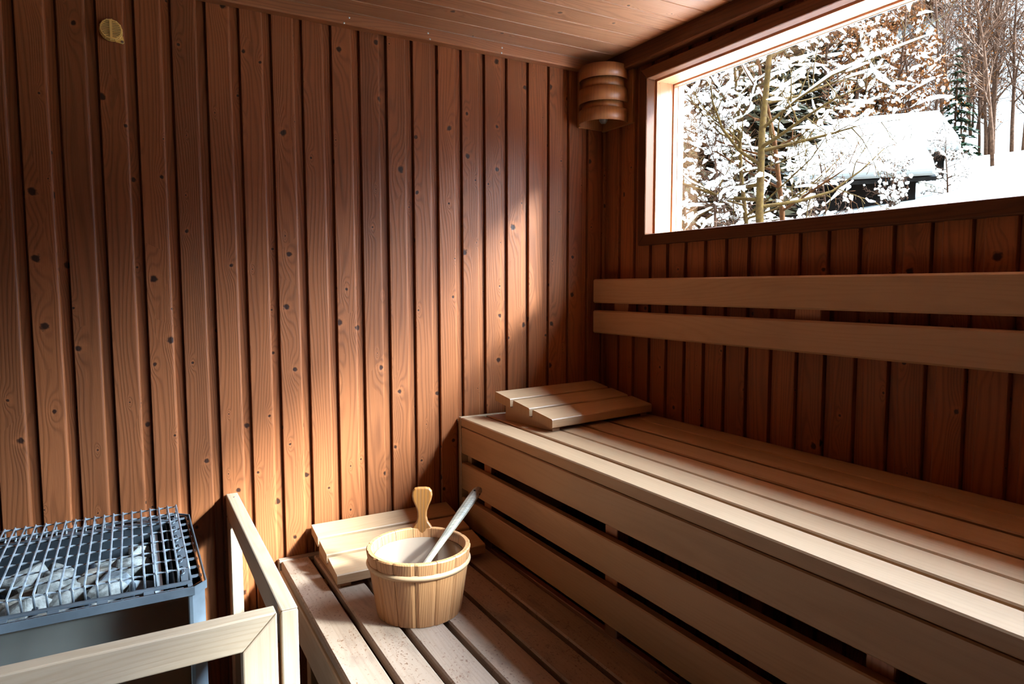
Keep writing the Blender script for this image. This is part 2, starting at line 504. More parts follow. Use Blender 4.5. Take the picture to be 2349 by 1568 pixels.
# ceiling: tongue and groove boards that run towards the window wall
mb = MB()
yj = 2.06 + .0868
while yj > YF - .1:
    a, b = yj - .0868, yj
    pid = random.random() * 40
    g = .003
    pts = [(a, g * 1.6), (a + g * .6, 0.0), (b - g * 1.2, 0.0), (b - .0003, g * 1.6)]
    strip(mb, pts, lambda y, d, x: (x, y, ZC + d), XL - .05, XB + .1, pid)
    yj -= .0868
mb.box(XL - .12, XB + .14, YF - .12, YA + .12, ZC + .008, ZC + .12, 0)
tag(mb.build('ceiling', PINE_CEIL, axis=0), kind='structure')

# floor of grey tiles
t = NT('grey_floor_tile')
br = t.node('ShaderNodeTexBrick'); tc = t.node('ShaderNodeTexCoord')
t.l.new(tc.outputs['Object'], br.inputs['Vector'])
br.offset = 0.0
br.inputs['Scale'].default_value = 1.0; br.inputs['Brick Width'].default_value = .2; br.inputs['Row Height'].default_value = .2
br.inputs['Mortar Size'].default_value = .003
br.inputs['Color1'].default_value = (.60, .61, .57, 1); br.inputs['Color2'].default_value = (.54, .56, .53, 1); br.inputs['Mortar'].default_value = (.16, .16, .15, 1)
t.bsdf(br.outputs['Color'], .35)
mb = MB(); mb.box(XL - .1, XB + .12, YF - .1, YA + .12, -.1, 0, 0)
tag(mb.build('floor', t.m), kind='structure')

# ceiling trims
mb = MB(); mb.box(XL, XB - .002, YA - .035, YA + .004, 2.131, ZC + .004, .004)
tr = tag(mb.build('trim_1', PINE_TRIM, axis=0), kind='structure')
mb = MB()
for (sx, sy) in ((.608, 2.151), (.592, 2.133), (.862, 2.151), (.868, 2.134), (1.13, 2.151), (1.128, 2.134), (.31, 2.15), (.02, 2.15), (-.3, 2.15)):
    mb.lathe([(0.0001, .0012), (.0022, .0009), (.0030, 0)], 12, (0, 0, 0))
    k = len(mb.v) - 36
    for q in range(k, len(mb.v)):
        p = mb.v[q]; mb.v[q] = Vector((sx + p.x, YA - .035 - p.z, sy + p.y))
mb.build('screw', SCREW, tr)
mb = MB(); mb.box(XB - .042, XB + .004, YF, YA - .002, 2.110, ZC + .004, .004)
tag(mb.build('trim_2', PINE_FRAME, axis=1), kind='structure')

# ------------------------------------------------------------------ window
win = root('window_1', (1.60, 0.8, WIN_Z0), kind='structure')
CT, CW = 1.568, .038        # casing front face, casing width
def mitred(mb, inner, outer, x0, x1):
    """picture-frame of four boards; inner/outer = (y0, y1, z0, z1)"""
    iy0, iy1, iz0, iz1 = inner; oy0, oy1, oz0, oz1 = outer
    c = .003
    for quad, ax in ((((oy0, oz0), (oy1, oz0), (iy1, iz0), (iy0, iz0)), 1), (((oy0, oz1), (iy0, iz1), (iy1, iz1), (oy1, oz1)), 1),
                     (((oy1, oz0), (oy1, oz1), (iy1, iz1), (iy1, iz0)), 2), (((oy0, oz0), (iy0, iz0), (iy0, iz1), (oy0, oz1)), 2)):
        yield [(y, z) for y, z in quad], ax
def frame_boards(name, inner, outer, x0, x1, mat, parent):
    mbs = {1: MB(), 2: MB()}
    for quad, ax in mitred(None, inner, outer, x0, x1):
        mbs[ax].prism(quad, lambda y, z, x: (x, y, z), x0, x1)
    return mbs
inner = (WIN_Y0, WIN_Y1, WIN_Z0, WIN_Z1)
outer = (WIN_Y0 - CW, WIN_Y1 + CW, WIN_Z0 - CW, WIN_Z1 + CW)
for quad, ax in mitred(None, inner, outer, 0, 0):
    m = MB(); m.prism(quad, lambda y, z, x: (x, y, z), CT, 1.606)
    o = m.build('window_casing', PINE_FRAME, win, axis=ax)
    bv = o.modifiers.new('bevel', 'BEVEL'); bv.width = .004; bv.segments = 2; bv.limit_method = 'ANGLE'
# lining boards of the reveal, set back a few millimetres behind the casing
g = .006
rin = (WIN_Y0 - g, WIN_Y1 + g, WIN_Z0 - g, WIN_Z1 + g)
rout = (WIN_Y0 - .019, WIN_Y1 + .019, WIN_Z0 - .019, WIN_Z1 + .019)
for quad, ax in mitred(None, rin, rout, 0, 0):
    m = MB(); m.prism(quad, lambda y, z, x: (x, y, z), 1.609, 1.745)
    m.build('window_lining', PINE_REVEAL, win, axis=ax)
m2 = .004
sin = (WIN_Y0 + m2, WIN_Y1 - m2, WIN_Z0 + m2, WIN_Z1 - m2)
for quad, ax in mitred(None, sin, rin, 0, 0):
    m = MB(); m.prism(quad, lambda y, z, x: (x, y, z), 1.612, 1.684)
    m.build('window_lining', PINE_REVEAL, win, axis=ax)
m3 = .009
sin3 = (WIN_Y0 + m3, WIN_Y1 - m3, WIN_Z0 + m3, WIN_Z1 - m3)
for quad, ax in mitred(None, sin3, rin, 0, 0):
    m = MB(); m.prism(quad, lambda y, z, x: (x, y, z), 1.686, 1.704)
    m.build('window_stop', PINE_REVEAL, win, axis=ax)
for quad, ax in mitred(None, (WIN_Y0 + .011, WIN_Y1 - .011, WIN_Z0 + .011, WIN_Z1 - .011), rin, 0, 0):
    m = MB(); m.prism(quad, lambda y, z, x: (x, y, z), 1.7045, 1.7075)
    m.build('window_gasket', CORD, win, axis=ax)
# nail heads in the lining boards beside the glass
m = MB()
for zz in (1.56, 1.64, 1.72, 1.80, 1.88, 1.96, 2.03):
    for xx in (1.622, 1.660, 1.694):
        yy = WIN_Y1 - (.009 if xx > 1.686 else .004)
        m.tube([(xx, yy + .001, zz + (xx * 7 % .02)), (xx, yy - .0006, zz + (xx * 7 % .02))], .0011, 6)
m.build('nail', plain('dark_nail', (.05, .04, .035), .5, .6), win)
t = NT('window_glass')
fr = t.node('ShaderNodeFresnel'); geo = t.node('ShaderNodeNewGeometry')
t.l.new(t.math('SUBTRACT', 1.45, t.math('MULTIPLY', geo.outputs['Backfacing'], 1.45 - 1 / 1.45)), fr.inputs[0])
tr_ = t.node('ShaderNodeBsdfTransparent'); tr_.inputs[0].default_value = (.97, .985, .98, 1)
gl = t.node('ShaderNodeBsdfGlossy'); gl.inputs['Roughness'].default_value = .02
mx = t.node('ShaderNodeMixShader')
t.l.new(fr.outputs[0], mx.inputs[0]); t.l.new(tr_.outputs[0], mx.inputs[1]); t.l.new(gl.outputs[0], mx.inputs[2])
t.l.new(mx.outputs[0], t.out.inputs[0])
m = MB(); m.box(1.708, 1.712, WIN_Y0 - .004, WIN_Y1 + .004, WIN_Z0 - .004, WIN_Z1 + .004, 0)
m.build('window_pane', t.m, win)

# unseen roof overhang above the window, set to cut off steep skylight
mb = MB()
mb.box(1.70, 2.09, YF - .4, YA + .6, 2.47, 2.59, .004)
tag(mb.build('roof_overhang', PINE_TRIM, axis=1), kind='structure')
mb = MB(); mb.box(3.00, 3.24, -.15, .10, .2, 4.2, .006)  # unseen post added to shade a gap between the sun patches
tag(mb.build('sun_blocking_post', PINE_TRIM), kind='structure')

# ------------------------------------------------------------------ upper bench
ub = root('upper_bench', (1.28, 0.6, 0.0), 'tall upper sauna bench of pale boards along the window wall', 'bench')
XF, ZU = .973, .900
YE = YA - .020                                  # slats stop at the end cap
for (a, b) in ((XF, 1.0555), (1.0700, 1.1555), (1.1615, 1.2555), (1.2695, 1.3665), (1.3850, 1.4790), (1.4850, 1.5780)):
    m = MB(); m.box(a, b, YF + .02, YE, ZU - .031, ZU, .003)
    m.build('seat_slat', BENCH, ub, axis=1)
for (a, b) in ((.776, .8665), (.6515, .743), (.530, .623)):
    m = MB(); m.box(XF + .001, XF + .025, YF + .02, YE, a, b, .003)
    m.build('front_board', BENCH, ub, axis=1)
m = MB(); m.box(XF - .001, 1.582, YE + .0005, YA - .001, .52, ZU + .0005, .002)
m.build('end_panel', BENCH, ub, axis=0)
m = MB(); m.box(XF + .0255, XF + .06, YE - .0255, YE, .50, ZU - .032, .002)
m.build('support_post', BENCH, ub)
for yy in (1.955, 1.30, .62, -.05, -.70):
    m = MB(); m.box(XF + .0265, XF + .062, yy - .045, yy + .003, .02, ZU - .032, .002)
    m.build('support_post', PINE_TRIM, ub)
for yy in (1.955, 1.30, .62, -.05, -.70):
    m = MB(); m.box(XF + .064, 1.575, yy - .045, yy, ZU - .095, ZU - .0315, .002)
    m.build('crossbar', PINE_TRIM, ub, axis=0)
    m = MB(); m.box(1.52, 1.575, yy - .045, yy, 0, ZU - .096, .002)
    m.build('support_post', PINE_TRIM, ub)
m = MB(); m.box(XF + .0255, XF + .045, YF + .02, YE, .02, .49, .002)
m.build('lower_panel', PINE_TRIM, ub, axis=1)

# ------------------------------------------------------------------ lower bench
lb = root('lower_bench', (.66, 0.6, 0.0), 'low worn sauna bench of pale slats in front of the taller bench', 'bench')
ZL = .519
YE2 = YA - .026
for (a, b) in ((.3665, .4495), (.4635, .5430), (.5570, .6430), (.6575, .7550), (.7690, .8550), (.8690, .9550)):
    m = MB(); m.box(a, b, YF + .02, YE2, ZL - .027, ZL, .004)
    m.build('seat_slat', BENCH_WORN, lb, axis=1)
m = MB(); m.box(.3605, .958, YE2 + .0005, YA - .001, ZL - .13, ZL + .001, .003)
m.build('end_panel', BENCH_WORN, lb, axis=0)
m = MB(); m.box(.3605, .384, YF + .02, YE2, ZL - .134, ZL - .0275, .003)
m.build('front_board', GUARD, lb, axis=1)
for yy in (1.95, 1.10, .2, -.7):
    m = MB(); m.box(.386, .955, yy - .04, yy, ZL - .075, ZL - .028, .002)
    m.build('crossbar', BENCH, lb, axis=0)
    for xx in (.40, .90):
        m = MB(); m.box(xx, xx + .045, yy - .085, yy - .041, 0, ZL - .029, .002)
        m.build('leg', BENCH, lb)

# ------------------------------------------------------------------ backrest on the window wall
bk = root('backrest', (1.55, .6, 1.17), 'two long horizontal backrest boards fixed below the window', 'backrest')
BXF = 1.520
for (a, b) in ((1.2865, 1.3745), (1.1735, 1.2585)):
    m = MB(); m.box(BXF, BXF + .026, YF + .03, 2.072, a, b, .005)
    m.build('backrest_board', BENCH, bk, axis=1)
for yy in (1.895, 1.122, .35, -.42):
    m = MB(); m.box(BXF + .0265, XB - .001, yy, yy + .078, 1.180, 1.370, .002)
    m.build('batten', PINE_TRIM, bk)

# ------------------------------------------------------------------ slatted headrests
def make_headrest(loc, rotz, label):
    """sloping rest of three boards on two wedges; origin at the back left foot"""
    h = root('headrest', (0, 0, 0), label, 'headrest', 'slatted wooden headrests')
    W = .456
    zt = lambda d: .0895 - d * (.0895 - .040) / .300 if False else .0905 - d * .168
    def slope_box(d0, d1, th, w0, w1, mat, name):
        m = MB()
        c = .003
        pts = [(d0, zt(d0) - th), (d0, zt(d0) - c), (d0 + c, zt(d0)), (d1 - c, zt(d1)), (d1, zt(d1) - c), (d1, zt(d1) - th + .004), (d1 - .006, zt(d1) - th)]
        m.prism(pts, lambda d, z, x: (x, -d, z), w0, w1)
        return m.build(name, mat, h, axis=0)
    for (d0, d1) in ((.0, .085), (.1005, .186), (.2015, .298)):
        slope_box(d0, d1, .030, 0, W, BENCH, 'headrest_slat')
    for w in (.012, W - .042):
        m = MB()
        m.prism([(.045, .0), (.045, zt(.045) - .0305), (.285, zt(.285) - .0305), (.285, .0)], lambda d, z, x: (x, -d, z), w, w + .03)
        m.build('headrest_wedge', BENCH, h, axis=1)
    h.location = loc; h.rotation_euler = (0, 0, rotz)
    return h
hr = make_headrest((.4635, 2.094, ZL + .0005), 0, 'sloping three-slat headrest on the low bench behind the bucket')
h2 = copy_tree(hr)
h2.location = (1.071, 2.014, ZU + .0008); h2.rotation_euler = (0, 0, math.radians(8))
h2['label'] = 'sloping three-slat headrest on the upper bench in the corner under the lamp'

# ------------------------------------------------------------------ bucket
bu = root('sauna_bucket', (.621, 1.588, ZL), 'round wooden sauna bucket with tall ear handle on the low bench', 'bucket')
BC = Vector((.621, 1.588, ZL + .0008)); BH, RT, RB, TW = .168, .133, .108, .0145
def rad(z): return RB + (RT - RB) * z / BH
NST = 15
ear_ang = math.radians(64)
for k in range(NST):
    m = MB()
    a0 = ear_ang - math.pi / NST + 2 * math.pi * k / NST + .005; a1 = a0 + 2 * math.pi / NST - .010
    n = 6
    vs = []; fs = []
    for q in range(n + 1):
        an = a0 + (a1 - a0) * q / n
        c, s_ = math.cos(an), math.sin(an)
        e = .0018 if q in (0, n) else 0
        for (r, z) in ((RB - e, 0), (rad(BH - .003) - e, BH - .003), (RT - .003 - e, BH), (RT - TW + .002, BH), (RT - TW, BH - .002), (RB - TW, 0)):
            vs.append((BC.x + r * c, BC.y + r * s_, BC.z + z))
    for q in range(n):
        for i in range(6):
            i2 = (i + 1) % 6
            fs.append([q * 6 + i, (q + 1) * 6 + i, (q + 1) * 6 + i2, q * 6 + i2])
    fs.append(list(range(6))); fs.append([n * 6 + i for i in range(6)])
    m.add(vs, fs)
    m.build('stave', BUCKET, bu)
# bottom board
m = MB(); m.lathe([(.0001, .004), (RB - TW - .001, .004), (RB - TW - .001, .016), (.0001, .016)], 40, BC)
m.build('bucket_base', BUCKET, bu, axis=0)
# ear that rises from the stave on the far side
er = Vector((math.cos(ear_ang), math.sin(ear_ang), 0)); et = Vector((-er.y, er.x, 0))
half = [(0.027, BH - .02), (.0275, BH - .002), (.0225, BH + .006), (.0155, BH + .016), (.0122, BH + .030), (.0130, BH + .044), (.0185, BH + .060), (.0250, BH + .074), (.0280, BH + .087), (.0265, BH + .099), (.0200, BH + .1070), (.0100, BH + .1090)]
outl = [(-w, z) for w, z in half] + [(w, z) for w, z in half[::-1]]
m = MB()
m.prism(outl, lambda w, z, d: BC + et * w + er * (RT - TW - .0004 + d + (z - BH) * .10) + Vector((0, 0, z)), 0.0, TW + .0006)
ear = m.build('ear_handle', EAR, bu)
bv = ear.modifiers.new('bevel', 'BEVEL'); bv.width = .004; bv.segments = 3; bv.limit_method = 'ANGLE'; bv.angle_limit = math.radians(50)
# hoop
m = MB()
zh = BH - .037
pr = [(rad(zh) + .0002 + .0055 * (0.0 if k in (0, 6) else math.sin(math.pi * k / 6)), zh - .008 + .016 * k / 6) for k in range(7)]
pr.append((rad(zh) - .002, zh))
m.lathe(pr, 64, BC, close=True)
m.build('hoop', BENCH, bu, axis=0)
# smooth inner lining
m = MB()
ri = lambda z: rad(z) - TW - .0012
m.lathe([(ri(.020), .020), (ri(BH - .024), BH - .024), (ri(BH - .024) - .0016, BH - .024), (ri(.022) - .0016, .022), (.0005, .022), (.0005, .020)], 64, BC, close=True)
m.build('bucket_liner', LINER, bu)

# ------------------------------------------------------------------ ladle resting in the bucket
P0 = Vector((.590, 1.5155, .6415)); P1 = Vector((.887, 1.774, .745))
ax = (P1 - P0); LL = ax.length; ax.normalize()
side = ax.cross(Vector((0, 0, 1))).normalized(); upv = side.cross(ax)
la = root('ladle', tuple(P0), 'grey weathered wooden ladle leaning in the bucket', 'ladle')
m = MB()
n = 10; vs = []; fs = []
prof = [(0.0, .0085), (.03, .0085), (.08, .0090), (.14, .0100), (.20, .0128), (.27, .0152), (.34, .0158), (LL - .012, .0150), (LL - .003, .0120), (LL, .0085)]
for (d, r) in prof:
    for k in range(n):
        an = 2 * math.pi * (k + .5) / n
        vs.append(P0 + ax * d + side * math.cos(an) * r + upv * math.sin(an) * r * .72)
for i in range(len(prof) - 1):
    for k in range(n):
        fs.append([i * n + k, i * n + (k + 1) % n, (i + 1) * n + (k + 1) % n, (i + 1) * n + k])
fs.append(list(range(n))); fs.append([(len(prof) - 1) * n + k for k in range(n)])
m.add(vs, fs)
# grain runs along the handle
handle = m.build('ladle_handle', LADLE, la, axis=0)
m = MB()
hc = P0 + ax * (LL - .030)
m.tube([hc - upv * .0119, hc + upv * .0119], .0030, 12)
m.tube([hc - side * .0157, hc + side * .0157], .0030, 12)
sub(m.build('hanging_hole', plain('dark_hole', (.012, .009, .007), .9), la), handle)
m = MB()
bc_ = P0 - ax * .004 - Vector((0, 0, .008))
m.lathe([(.0005, -.016), (.011, -.014), (.017, -.007), (.0185, .003), (.0168, .003), (.015, -.005), (.009, -.011), (.0005, -.013)], 24, bc_, close=True)
m.build('ladle_bowl', LADLE, la)

# ------------------------------------------------------------------ heater guard
gd = root('heater_guard', (.1, 1.3, 0), 'pale wooden guard rail with mitred corner around the stone heater', 'guard rail')
GZ = .744
GX0, GX1 = -.80, .2145
# front frame: rail, post and foot rail with mitred joints
def guard_piece(poly, name, axis, y0=1.270, y1=1.304):
    m = MB(); m.prism(poly, lambda x, z, y: (x, y, z), y0, y1)
    o = m.build(name, GUARD, gd, axis=axis)
    b = o.modifiers.new('bevel', 'BEVEL'); b.width = .003; b.segments = 2; b.limit_method = 'ANGLE'
    return o
H = .062
guard_piece([(GX0, GZ), (GX1, GZ), (GX1 - H, GZ - H), (GX0 + H, GZ - H)], 'front_rail', 0)
guard_piece([(GX1, GZ - .0006), (GX1, 0), (GX1 - H, 0), (GX1 - H, GZ - H - .0006)], 'front_post', 2)
guard_piece([(GX0, GZ - .0006), (GX0 + H, GZ - H - .0006), (GX0 + H, 0), (GX0, 0)], 'front_post', 2)
guard_piece([(GX0 + H, .12), (GX1 - H - .0005, .12), (GX1 - H - .0005, .182), (GX0 + H, .182)], 'foot_rail', 0)
# side frame towards the wall
SX0, SX1 = .2215, .2535
for poly, nm, ax_ in (([(1.272, GZ), (YA - .003, GZ), (YA - .003, GZ - .066), (1.338, GZ - .066)], 'side_rail', 1), ([(1.272, GZ - .0006), (1.338, GZ - .0666), (1.338, 0), (1.272, 0)], 'side_post', 2)):
    m = MB(); m.prism(poly, lambda y, z, x: (x, y, z), SX0, SX1)
    o = m.build(nm, GUARD, gd, axis=ax_)
    if nm == 'side_rail': side_rail = o
    b = o.modifiers.new('bevel', 'BEVEL'); b.width = .003; b.segments = 2; b.limit_method = 'ANGLE'
m = MB(); m.box(SX0, SX1, YA - .065, YA - .003, 0, GZ - .0665, .003); m.build('side_post', GUARD, gd)
m = MB(); m.box(SX0, SX1, 1.3385, YA - .0655, .12, .185, .003); m.build('foot_rail', GUARD, gd, axis=1)
m = MB(); m.box(GX1 + .0003, SX0 - .0003, 1.29, 1.33, .05, GZ - .07, .001); m.build('joint_strip', PINE_TRIM, gd)
m = MB(); m.tube([(.239, 2.052, GZ - .001), (.239, 2.052, GZ + .0006)], .0032, 12); sub(m.build('screw', SCREW, gd), side_rail)

# ------------------------------------------------------------------ sauna heater
he = root('sauna_heater', (-.2, 1.65, 0), 'steel sauna heater full of stones behind the wooden guard', 'heater')
HX0, HX1, HY0, HY1, HZ = -.56, .112, 1.425, 1.925, .760
CH = .024                                   # chamfer of the corners
def oct_outline(d):
    return [(HX0 + CH + d * .6, HY0 + d), (HX1 - CH - d * .6, HY0 + d), (HX1 - d, HY0 + CH + d * .6), (HX1 - d, HY1 - CH - d * .6),
            (HX1 - CH - d * .6, HY1 - d), (HX0 + CH + d * .6, HY1 - d), (HX0 + d, HY1 - CH - d * .6), (HX0 + d, HY0 + CH + d * .6)]
def ring_walls(mb, d0, d1, z0, z1):
    A, B = oct_outline(d0), oct_outline(d1)
    n = 8; vs = []
    for z in (z0, z1):
        vs += [(x, y, z) for x, y in A]
    for z in (z0, z1):
        vs += [(x, y, z) for x, y in B]
    fs = []
    for i in range(n):
        j = (i + 1) % n
        fs += [[i, j, n + j, n + i], [2 * n + j, 2 * n + i, 3 * n + i, 3 * n + j], [n + i, n + j, 3 * n + j, 3 * n + i], [j, i, 2 * n + i, 2 * n + j]]
    mb.add(vs, fs)
m = MB(); ring_walls(m, .008, .0105, .06, HZ - .002); m.build('heater_shell', STEEL_DARK, he)
m = MB(); ring_walls(m, 0.0, .002, HZ - .016, HZ); m.build('rim', STEEL, he)
# corner strips on the two front corners and the back ones
for (sx, sy) in ((1, 0), (1, 1), (0, 0)):
    m = MB()
    X = HX1 - .004 if sx else HX0 + .004; Y = HY1 - .004 if sy else HY0 + .004
    dx = -1 if sx else 1; dy = -1 if sy else 1
    pts = [(X + dx * (CH + .006), Y), (X + dx * CH, Y), (X, Y + dy * CH), (X, Y + dy * (CH + .006))]
    pts += [(x + dx * .002, y + dy * .002) for x, y in pts[::-1]]
    m.prism(pts, lambda x, y, z: (x, y, z), .02, HZ - .017)
    m.build('corner_post', STEEL, he)
# inner trough
IX0, IX1, IY0, IY1 = HX0 + .055, HX1 - .055, HY0 + .035, HY1 - .035
m = MB()
m.add([(IX0, IY0, .45), (IX1, IY0, .45), (IX1, IY1, .45), (IX0, IY1, .45), (IX0, IY0, HZ - .012), (IX1, IY0, HZ - .012), (IX1, IY1, HZ - .012), (IX0, IY1, HZ - .012)],
      [[0, 1, 2, 3], [0, 4, 5, 1], [1, 5, 6, 2], [2, 6, 7, 3], [3, 7, 4, 0]])
o = m.build('stone_trough', STEEL_IN, he); sd = o.modifiers.new('solid', 'SOLIDIFY'); sd.thickness = .002
# front and back lips with punched slots
def lip(y0, y1, nslot):
    m = MB(); xs0, xs1 = HX0 + .03, HX1 - .026
    L = (xs1 - xs0) / nslot
    ya, yb = y0 + (y1 - y0) * .14, y0 + (y1 - y0) * .62
    m.box(xs0, xs1, min(y0, ya), max(y0, ya), HZ - .004, HZ - .002, 0)
    m.box(xs0, xs1, min(yb, y1), max(yb, y1), HZ - .004, HZ - .001, 0)
    for k in range(nslot + 1):
        c = xs0 + k * L
        m.box(max(xs0, c - .009), min(xs1, c + .009), min(ya, yb), max(ya, yb), HZ - .004, HZ - .002, 0)
    for k in range(nslot):      # bent slot edges
        c = xs0 + (k + .5) * L
        m.box(c - L * .5 + .012, c + L * .5 - .016, min(ya, yb) + .002, max(ya, yb) - .006, HZ - .012, HZ - .0045, .001)
    return m.build('slotted_lip', STEEL, he)
lip(HY0 + .003, HY0 + .042, 8)
lip(HY1 - .003, HY1 - .042, 8)
# ladder of slots on the right side
m = MB()
m.box(.067, .087, HY0 + .046, HY1 - .040, HZ - .004, HZ - .002, .0005)
strip_ob = m.build('side_strip', STEEL, he)
for k in range(9):
    yy = HY0 + .062 + k * .0495
    m = MB(); m.box(.086, HX1 - .006, yy, yy + .012, HZ - .007, HZ - .0035, .001); m.build('side_rung', STEEL, he)
for k in range(6):
    yy = HY0 + .075 + k * .069
    m = MB(); m.tube([(.066, yy, HZ - .001), (.073, yy, HZ + .0015), (.075, yy + .006, HZ + .002), (.075, yy + .036, HZ + .002), (.073, yy + .042, HZ + .0015), (.066, yy + .042, HZ - .001)], .0016, 6)
    sub(m.build('side_clip', STEEL, he), strip_ob)
m = MB(); m.box(.020, .036, HY0 + .05, HY1 - .05, HZ - .034, HZ - .030, .001); m.build('inner_strip', CORD, he)
# looped heating elements
for k, xx in enumerate((-.46, -.37, -.28, -.19, -.10, -.02)):
    for yy in (1.56, 1.72):
        pts = [(xx, yy, .46)]
        for q in range(9):
            a = math.pi * q / 8
            pts.append((xx, yy + .055 - .055 * math.cos(a), .665 + .045 * math.sin(a)))
        pts.append((xx, yy + .11, .46))
        m = MB(); m.tube(pts, .0065, 10); m.build('heating_element', ELEMENT, he)

# stones: split rock with flat faces
def stone_mesh(seed, rx, ry, rz):
    rnd = random.Random(seed)
    bm = bmesh.new()
    for k in range(13):
        z = rnd.uniform(-1, 1); a = rnd.uniform(0, 2 * math.pi); r = math.sqrt(1 - z * z)
        f = rnd.uniform(.82, 1.08)
        bm.verts.new((rx * r * math.cos(a) * f, ry * r * math.sin(a) * f, rz * z * f))
    res = bmesh.ops.convex_hull(bm, input=bm.verts)
    junk = [e for e in res['geom_interior'] if isinstance(e, bmesh.types.BMVert)]
    if junk: bmesh.ops.delete(bm, geom=junk, context='VERTS')
    bmesh.ops.bevel(bm, geom=list(bm.edges), offset=.0022, segments=1, affect='EDGES', clamp_overlap=True)
    bmesh.ops.recalc_face_normals(bm, faces=bm.faces)
    me = bpy.data.meshes.new('sauna_stone'); bm.to_mesh(me); bm.free()
    return me
protos = [stone_mesh(s, *d) for s, d in ((1, (.072, .050, .040)), (2, (.058, .054, .038)), (3, (.080, .052, .042)), (4, (.052, .040, .034)), (5, (.066, .058, .040)), (6, (.044, .040, .030)))]
mats = [STONE, STONE_B, STONE_C]
placed = []
rs = random.Random(11)
def try_stone(x, y, z, rmin):
    for (a, b, c, r) in placed:
        if (a - x) ** 2 + (b - y) ** 2 + ((c - z) * 1.15) ** 2 < (rmin + r) ** 2 * .50: return False
    return True
ns = 0
for lay, zc in ((0, .620), (1, .690)):
    for att in range(1400):
        k = rs.randrange(6)
        r = (.050, .048, .056, .040, .054, .037)[k]
        x = rs.uniform(IX0 + .045, IX1 - .060); y = rs.uniform(IY0 + .045, IY1 - .055)
        z = zc + rs.uniform(-.012, .012)
        if not try_stone(x, y, z, r): continue
        placed.append((x, y, z, r)); ns += 1
        if ns > 80: break
        me = protos[k].copy() if False else protos[k]
        o = bpy.data.objects.new('sauna_stone', me); COL.objects.link(o)
        o.location = (x, y, z); o.rotation_euler = (rs.uniform(-.5, .5), rs.uniform(-.5, .5), rs.uniform(0, 6.28))
        o['stone'] = 1
for me in protos: me.materials.append(STONE)
stones = [o for o in COL.objects if o.get('stone')]
for q, o in enumerate(stones):
    mm = mats[(0, 0, 1, 0, 2, 1, 0)[q % 7]]
    o.material_slots[0].link = 'OBJECT'; o.material_slots[0].material = mm
    tag(o, {STONE: 'light grey split stone in the heater under the wire grate', STONE_B: 'brownish grey split stone in the heater under the wire grate',
            STONE_C: 'bluish grey split stone in the heater under the wire grate'}[mm], 'stone', 'stones in the sauna heater')
    del o['stone']

# wire grate lying on the heater
gr = root('wire_grate', (-.2, 1.65, HZ), 'bright steel wire grate lying over the heater stones', 'grate')
GT = HZ + .031
ybk, yfr = 1.900, 1.455
nb = 33
for k in range(nb):
    x = .0810 - k * .01965
    m = MB()
    m.tube([(x, ybk - .014, HZ + .002), (x, ybk - .002, HZ + .004), (x, ybk, GT - .006), (x, ybk - .005, GT), (x, yfr + .004, GT), (x, yfr, GT - .004), (x + .0005, yfr + .010, HZ + .001)], .0021, 8)
    m.build('grate_bar', WIRE, gr, axis=1)
for k, yy in enumerate((1.896, 1.840, 1.776, 1.712, 1.648, 1.584, 1.520, 1.462)):
    m = MB()
    n = 12 * nb // 3
    vs = []; fs = []
    L0, L1 = .0835, .081 - (nb - 1) * .01965 - .003
    for q in range(n + 1):          # flat twisted wire
        x = L0 + (L1 - L0) * q / n
        an = (x / .01965) * math.pi + .4
        for (a, b) in ((.0030, .0010), (-.0030, .0010), (-.0030, -.0010), (.0030, -.0010)):
            vs.append((x, yy + a * math.cos(an) - b * math.sin(an), GT - .0042 + (a * math.sin(an) + b * math.cos(an)) * .8))
    for q in range(n):
        for c in range(4):
            fs.append([q * 4 + c, q * 4 + (c + 1) % 4, (q + 1) * 4 + (c + 1) % 4, (q + 1) * 4 + c])
    m.add(vs, fs, smooth=True)
    m.build('cross_wire', WIRE, gr, axis=0)

# ------------------------------------------------------------------ corner lamp
lm = root('corner_lamp', (1.53, 2.03, 1.925), 'curved wooden slatted lamp shade high in the corner beside the window', 'lamp')
LC = Vector((1.521, 2.017, 0)); LR = .089
d0 = math.atan2(-.146, .118)                     # from the back wall end to the window wall end
a_s = math.atan2(1.944 - LC.y, 1.576 - LC.x); a_e = a_s - math.pi
Z1, Z2 = 1.931, 2.126
def shade_band(r, z0, z1, th, name, steps=28):
    m = MB()
    m.lathe([(r, z0), (r, z1), (r - th, z1), (r - th, z0)], steps, (LC.x, LC.y, 0), close=True, a0=a_e, a1=a_s)
    return m.build(name, VENEER, lm)
for (a, b) in ((2.080, Z2), (1.9985, 2.048), (Z1, 1.9755)):
    shade_band(LR, a, b, .0022, 'shade_band')
for (a, b) in ((2.0445, 2.084), (1.9715, 2.002)):
    shade_band(LR - .0125, a, b, .002, 'inner_band')
m = MB(); m.box(1.5735, 1.5855, 1.918, 2.098, 1.925, 2.128, .002); m.build('backboard', VENEER, lm)
m = MB(); m.box(1.462, 1.573, 2.0865, 2.0985, 1.929, 2.128, .002); m.build('backboard', VENEER, lm)
m = MB(); m.lathe([(.0005, 1.934), (.009, 1.936), (.015, 1.945), (.016, 1.960), (.013, 1.975), (.011, 1.99), (.011, 2.03), (.0005, 2.03)], 24, (LC.x, LC.y, 0))
m.build('bulb_holder', plain('dim_lamp_glass', (.12, .10, .085), .3), lm)

